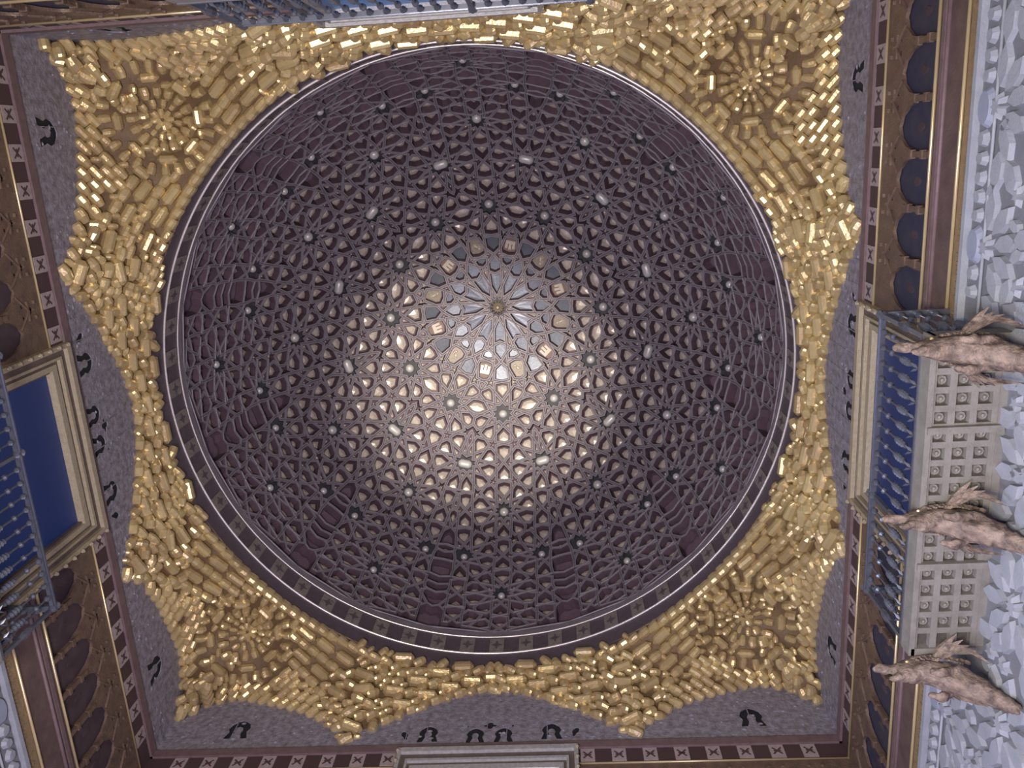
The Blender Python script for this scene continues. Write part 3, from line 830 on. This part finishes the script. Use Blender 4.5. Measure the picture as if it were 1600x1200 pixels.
    for x0, x1 in G: glyphs(gl, x0 + .05, x1 - .05, Z_WHITE + .06, Z_ROD2 - .05, 0, rnd)
    gl.build('worn_lettering', 'script', root, kind='stuff')
    # white stucco below
    bar('stucco_ground', 5.0, Z_WHITE, -.02, 'stucco_ground', [(-W, -1.15), (1.15, W)]); bar('stucco_ground', 5.0, 8.5, -.02, 'stucco_ground', [(-1.15, 1.15)])
    bar('white_fillet', Z_WHITE - .03, Z_WHITE + .03, .045, 'stucco', G); rod('white_rod', 9.07, .014, .0, G, 'stucco')
    if side in ('right', 'left'):
        def free(u, z): return not (abs(u) < 1.75 and 8.45 < z < 9.9) and abs(u) < W - .1
        for i in range(-4, 5):
            u = i * 1.15 + .05
            if free(u, 9.22): obj('oval_cartouche', OVAL, root, (u, 0, 9.22))
            for j in range(1, 6):
                v = u + .17 + (j - .5) * .162
                if free(v, 9.22): obj('carved_leaf', LEAF, root, (v, 0, 9.22), (0, j * 1.3, 0))
        lowest = 7.3 if side == 'right' else 8.3
        spots = []
        def piece(name, me, u, z, t, r_, org=None, k=1.0):
            if not free(u, z) or z > 8.99 or z < lowest or any((u - a) ** 2 + (z - b) ** 2 < (r_ + c) ** 2 * .8 for a, b, c in spots): return
            spots.append((u, z, r_)); o = obj(name, me, root, (org or (u, z))[0:1] + (0,) + (org or (u, z))[1:], (0, t, 0)); o.scale = (k, 1, k)
        nodes = [((i + .5 * (j % 2)) * 1.15 + .05, 9.0 - j * .98) for j in range(3) for i in range(-5, 6)]
        for u, z in nodes:
            if lowest - .2 < z and free(u, z): obj('star', STAR8, root, (u, 0, z)); spots.append((u, z, .10))
        for u, z in nodes:
            for k in range(10):
                t = 2 * PI * k / 10 + .2; piece('petal', PETAL, u + .33 * S_(t), z + .33 * C_(t), t, .10, (u, z))
        for u, z in nodes:
            for k in range(5):
                t = 2 * PI * k / 5 + .2; piece('small_star', STAR5, u + .62 * S_(t), z + .58 * C_(t), t, .075)
                t += PI / 5; piece('leaf', PETAL2, u + .64 * S_(t), z + .60 * C_(t), t, .115)
        for q in range(1500):
            u, z = rnd.uniform(-W, W), rnd.uniform(lowest, 9.0); k = rnd.choice((1.0, .8, .62, .5))
            piece('leaf', PETAL2, u, z, rnd.choice((-.5, 0, .5, 1.2)), .115 * k, None, k)
    return root


ROOTS = {s: make_wall(s) for s in SIDES}


# ================================================================ WINDOWS
def make_window(k, side, label, pane, fm='frame', ztop=11.80, yp=-.05):
    (ox, oy, _), a = side_frame(side)
    root = empty('window_%d' % k, (ox, oy, 0), a); tag(root, label, kind='structure')
    def frame(x1, zt, wd, y0, y1, name, m_):
        m = MB(); zb = 8.64
        m.box((-x1, y0, zt - wd), (x1, y1, zt)); ws = wd * .65; m.box((-x1, y0, zb), (-x1 + ws, y1, zt - wd)); m.box((x1 - ws, y0, zb), (x1, y1, zt - wd))
        return m.build(name, m_, root)
    x, z = 1.30, ztop
    for name, m_, wd, y1 in (('outer_moulding', fm, .09, .085), ('hollow_moulding', 'frame_dark', .12, .03), ('middle_moulding', fm, .05, .065), ('fillet', 'frame_dark', .065, .02), ('inner_moulding', fm, .10, .045)):
        frame(x, z, wd, -.05, y1 + yp + .05, name, m_); x -= wd * .65; z -= wd
    bd = MB()
    for i in range(15):
        for x in (-1.285, 1.285): bd.lathe([(.012, -.03), (.03, 0), (.012, .03)], 6, (x, .115, 8.9 + i * .2))
    bd.build('bead', 'frame', root, kind='stuff')
    j = MB(); j.box((-1.03, -.06, 8.6), (-.995, .005, 11.376)); j.box((.995, -.06, 8.6), (1.03, .005, 11.376)); j.build('jamb', 'frame_dark', root)
    p = MB(); p.box((-1.02, yp - .025, 8.6), (1.02, yp, ztop - .30)); p.build('pane', pane, root)
    return root


make_window(1, 'right', 'blue window in a gilt stepped frame behind the balusters of the coffered balcony', 'blue')
make_window(2, 'left', 'deep blue window in a pale stepped frame with a brown jamb', 'blue')
make_window(3, 'bottom', 'bright white window in a silver stepped frame', 'lit', 'frame_silver')
make_window(4, 'top', 'pale blue window behind the railing above the dome rim', 'blue_light', 'frame_silver', 12.15, .05)

# ================================================================ BALCONIES
bp = MB()
bp.lathe([(.022, .0), (.022, .03), (.010, .05), (.010, .08), (.012, .095)], 8)
bp.lathe([(.010, .08), (.010, .22), (.022, .25), (.014, .27), (.034, .30), (.020, .325), (.038, .35), (.022, .375), (.038, .40), (.022, .425), (.032, .45), (.014, .48), (.011, .54), (.010, .66)], 8)
bp.lathe([(.010, .66), (.030, .68), (.032, .70), (.012, .725), (.0105, .80), (.0105, .87)], 8)
bp.lathe([(.010, .86), (.020, .875), (.033, .90), (.027, .925), (.012, .94)], 8)
for q in range(4):
    t = PI / 2 * q + PI / 4
    bp.add([(0, 0, .10), (.03 * C_(t - .5), .03 * S_(t - .5), .13), (.062 * C_(t), .062 * S_(t), .165), (.03 * C_(t + .5), .03 * S_(t + .5), .13), (.0, .0, .16)],
           [(0, 1, 2, 3), (4, 3, 2), (4, 2, 1)])
BALUSTER = bp.mesh('baluster', 'iron', smooth=False)
pp = MB(); pp.box((-.02, -.02, 0), (.02, .02, .95)); pp.lathe([(.02, .95), (.045, 1.0), (.03, 1.05), (.05, 1.09), (.02, 1.14)], 8); pp.lathe([(.025, .35), (.045, .42), (.045, .5), (.025, .58)], 8)
POST = pp.mesh('post', 'iron')
rs = MB(); rs.lathe([(.045, 0), (.04, -.018), (.018, -.012), (.016, -.035), (.004, -.04)], 8)
ROS = rs.mesh('rosette', 'soffit')


def make_balcony(side, u0, u1, depth, label, z0=8.5, zt=1.08):
    (ox, oy, _), a = side_frame(side)
    root = empty('balcony', (ox, oy, z0), a); tag(root, label, 'balcony', 'iron railed balconies under the dome')
    D = depth
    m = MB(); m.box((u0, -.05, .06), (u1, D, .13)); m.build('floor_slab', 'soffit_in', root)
    edge = MB(); edge.box((u0 - .02, D - .03, -.02), (u1 + .02, D + .02, .15)); edge.box((u0 - .02, -.02, -.02), (u0 + .05, D, .15)); edge.box((u1 - .05, -.02, -.02), (u1 + .02, D, .15)); edge.box((u0, -.02, -.01), (u1, .045, .12))
    edge.build('edge_beam', 'soffit', root)
    ys = [.15, .33, .51] if D > .5 else [.12, .30]
    n = int((u1 - u0 - .2) / .163); us = [u0 + .13 + .163 * (i + .5) for i in range(n)]
    g = MB()
    for y in [q - .085 for q in ys] + [ys[-1] + .085]: g.box((u0 + .03, y - .03, .0), (u1 - .03, y + .03, .07))
    for u in [q - .0815 for q in us] + [us[-1] + .0815]: g.box((u - .028, .02, .004), (u + .028, D - .02, .07))
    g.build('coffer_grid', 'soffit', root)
    for f in (.27, .70):
        x = MB(); x.box((u0 + (u1 - u0) * f - .03, .0, -.05), (u0 + (u1 - u0) * f + .03, D + .01, .02))
        x.build('cross_batten', 'soffit', root)
    for u in us:
        for y in ys: obj('rosette', ROS, root, (u, y, .055))
    ks = (zt - .22) / .88
    r_ = MB(); r_.box((u0, D - .03, .15), (u1, D + .03, .18)); r_.box((u0, 0, .15), (u0 + .05, D, .18)); r_.box((u1 - .05, 0, .15), (u1, D, .18)); r_.build('bottom_rail', 'iron', root)
    r_ = MB(); r_.box((u0 - .01, D - .03, zt), (u1 + .01, D + .012, zt + .04)); r_.box((u0 - .01, 0, zt), (u0 + .06, D, zt + .05)); r_.box((u1 - .06, 0, zt), (u1 + .01, D, zt + .05))
    r_.box((u0 - .02, D + .008, zt + .03), (u1 + .02, D + .022, zt + .05)); r_.build('handrail', 'iron', root)
    kn = MB()
    nb = int(round((u1 - u0) / .155))
    for i in range(nb + 1):
        u = u0 + .025 + (u1 - u0 - .05) * i / nb
        if i in (0, nb, nb * 2 // 3): obj('post', POST, root, (u, D - .01, .16)).scale.z = ks * .94
        else: obj('baluster', BALUSTER, root, (u, D - .01, .17)).scale.z = ks * .98
        kn.lathe([(.010, -.035), (.024, -.028), (.026, -.008), (.016, 0)], 8, (u, D - .01, zt))
    for u in (u0 + .025, u1 - .025):
        for y in [D - .155 * q for q in range(1, 4)]:
            if y > .04: obj('baluster', BALUSTER, root, (u, y, .17)).scale.z = ks * .98; kn.lathe([(.010, -.035), (.024, -.028), (.026, -.008), (.016, 0)], 8, (u, y, zt))
    kn.build('baluster_cap', 'iron', root, kind='stuff')
    return root


make_balcony('right', -1.60, 1.36, .62, 'balcony with a coffered wooden underside and iron balusters before the blue window')
make_balcony('left', -1.26, 1.64, .62, 'iron balcony railing crossing the deep blue window beside the pale stepped frame')
make_balcony('top', -1.45, 1.75, .46, 'iron balcony railing seen edge on above the rim of the dome', 8.2, 1.40)


# ================================================================ DRAGON CORBELS
def skin_mesh(name, pts, edges, radii, mname, root=0, levels=1):
    me = bpy.data.meshes.new('t'); me.from_pydata(pts, edges, [])
    o = bpy.data.objects.new('t', me); COL.objects.link(o)
    o.modifiers.new('s', 'SKIN'); sk = me.skin_vertices[0].data
    for i, r_ in enumerate(radii): sk[i].radius = r_ if isinstance(r_, tuple) else (r_, r_); sk[i].use_root = i == root
    sd = o.modifiers.new('d', 'SUBSURF'); sd.levels = sd.render_levels = levels
    out = bpy.data.meshes.new_from_object(o.evaluated_get(bpy.context.evaluated_depsgraph_get()))
    bpy.data.objects.remove(o); bpy.data.meshes.remove(me)
    out.name = name; out.materials.clear(); out.materials.append(M[mname])
    out.polygons.foreach_set('use_smooth', [True] * len(out.polygons)); return out


# y out of the wall, z up, origin on the wall below the balcony
P_ = [(0, -.05, -.75), (.02, .06, -.55), (0, .18, -.36), (-.02, .32, -.20), (0, .46, -.13), (.01, .60, -.12),             # tail, body, neck, head
      (0, .72, -.075), (0, .84, -.045), (0, .90, -.06),                                                                    # upper jaw with a hooked snout
      (0, .68, -.185), (0, .77, -.215), (0, .82, -.20),                                                                    # lower jaw
      (.055, .58, -.05), (.085, .50, -.015), (-.055, .58, -.05), (-.085, .50, -.015),                                      # ears
      (.11, .30, -.28), (.13, .42, -.34), (.12, .52, -.30), (-.11, .30, -.28), (-.13, .42, -.34), (-.12, .52, -.30)]       # fore legs tucked under
E_ = [(0, 1), (1, 2), (2, 3), (3, 4), (4, 5), (5, 6), (6, 7), (7, 8), (5, 9), (9, 10), (10, 11), (5, 12), (12, 13), (5, 14), (14, 15), (3, 16), (16, 17), (17, 18), (3, 19), (19, 20), (20, 21)]
R_ = [.05, .085, .11, .12, .10, .10, .060, .040, .018, .048, .034, .014, .028, .010, .028, .010, .05, .038, .025, .05, .038, .025]
BODY = skin_mesh('body', P_, E_, R_, 'dragon', 2, 2)
from mathutils import noise
nrm = [v.normal.copy() for v in BODY.vertices]
for v, n in zip(BODY.vertices, nrm):                                   # carved scales and folds
    q = v.co
    v.co = q + n * (.022 * noise.noise(q * 9) + .016 * noise.noise(Vector((q.x * 30, q.y * 16, q.z * 30))))
BODY.update()
def wing_mesh(sx):
    m = MB()
    for k in range(6):                                                # six long feathers fanned back from the shoulder
        t = k / 5
        a = Vector((sx * .08, .44, -.13)); b = Vector((sx * (.20 + .06 * t), .33 - .16 * t, -.09 - .10 * t)); c = Vector((sx * (.34 - .12 * t), .20 - .16 * t, -.10 - .28 * t))
        n_ = 7; d1 = (b - a); side_ = d1.cross(Vector((1, 0, 0))).normalized() * .030
        ring = []
        for p, s_ in ((a, .5), (b, 1.0), ((b + c) / 2, .95), (c, .15)):
            ring += [p - side_ * s_ * 1.2, p + Vector((sx * .022 * s_, 0, 0)), p + side_ * s_ * 1.2, p - Vector((sx * .02 * s_, 0, 0))]
        m.add(ring, [(q * 4 + i, q * 4 + (i + 1) % 4, (q + 1) * 4 + (i + 1) % 4, (q + 1) * 4 + i) for q in range(3) for i in range(4)] + [(0, 1, 2, 3), (12, 13, 14, 15)])
    return m.mesh('wing', 'dragon')
WINGS = [wing_mesh(1), wing_mesh(-1)]
MANE = []
for k in range(9):                                                    # scroll locks of the mane
    t = k / 8; yy = .52 - .34 * t; ww = .10 + .03 * S_(t * PI)
    for sx in (-1, 1):
        mn = MB(); c_ = Vector((sx * ww, yy, -.10 - .10 * t)); ring = []
        for j in range(8):
            u = j / 7 * 4.4; rad = .058 * (1 - j / 9)
            ring.append(c_ + Vector((sx * .012 * j / 7, -rad * C_(u), rad * S_(u))))
        for j in range(7): mn.rod(ring[j], ring[j + 1], .017 * (1 - j / 11), 5)
        MANE.append(mn.mesh('mane_lock', 'dragon'))
em = MB()
for sx in (-1, 1): em.lathe([(.004, -.014), (.016, -.006), (.018, 0), (.016, .006), (.004, .014)], 7, (sx * .075, .615, -.075))
EYES = em.mesh('eyes', 'gold')
(ox, oy, _), a_ = side_frame('right')
for u, tilt, lab in ((-1.52, .03, 'gilt dragon corbel under the balcony end nearest the navy niches, blurred and plank like'),
                     (-.03, -.02, 'gilt dragon corbel with wings under the middle of the coffered balcony'),
                     (1.44, -.05, 'gilt dragon corbel with open jaws at the balcony end nearest the plum board and rods')):
    root = empty('dragon_corbel', (A - .06, u, 8.49), a_); tag(root, lab, 'carving', 'dragon corbels carrying the coffered balcony')
    root.rotation_euler.x = 0; root.rotation_euler.z = a_ + tilt
    obj('body', BODY, root); obj('wing', WINGS[0], root); obj('wing', WINGS[1], root); 
    for me_ in MANE: obj('mane_lock', me_, root)
    obj('eyes', EYES, root)
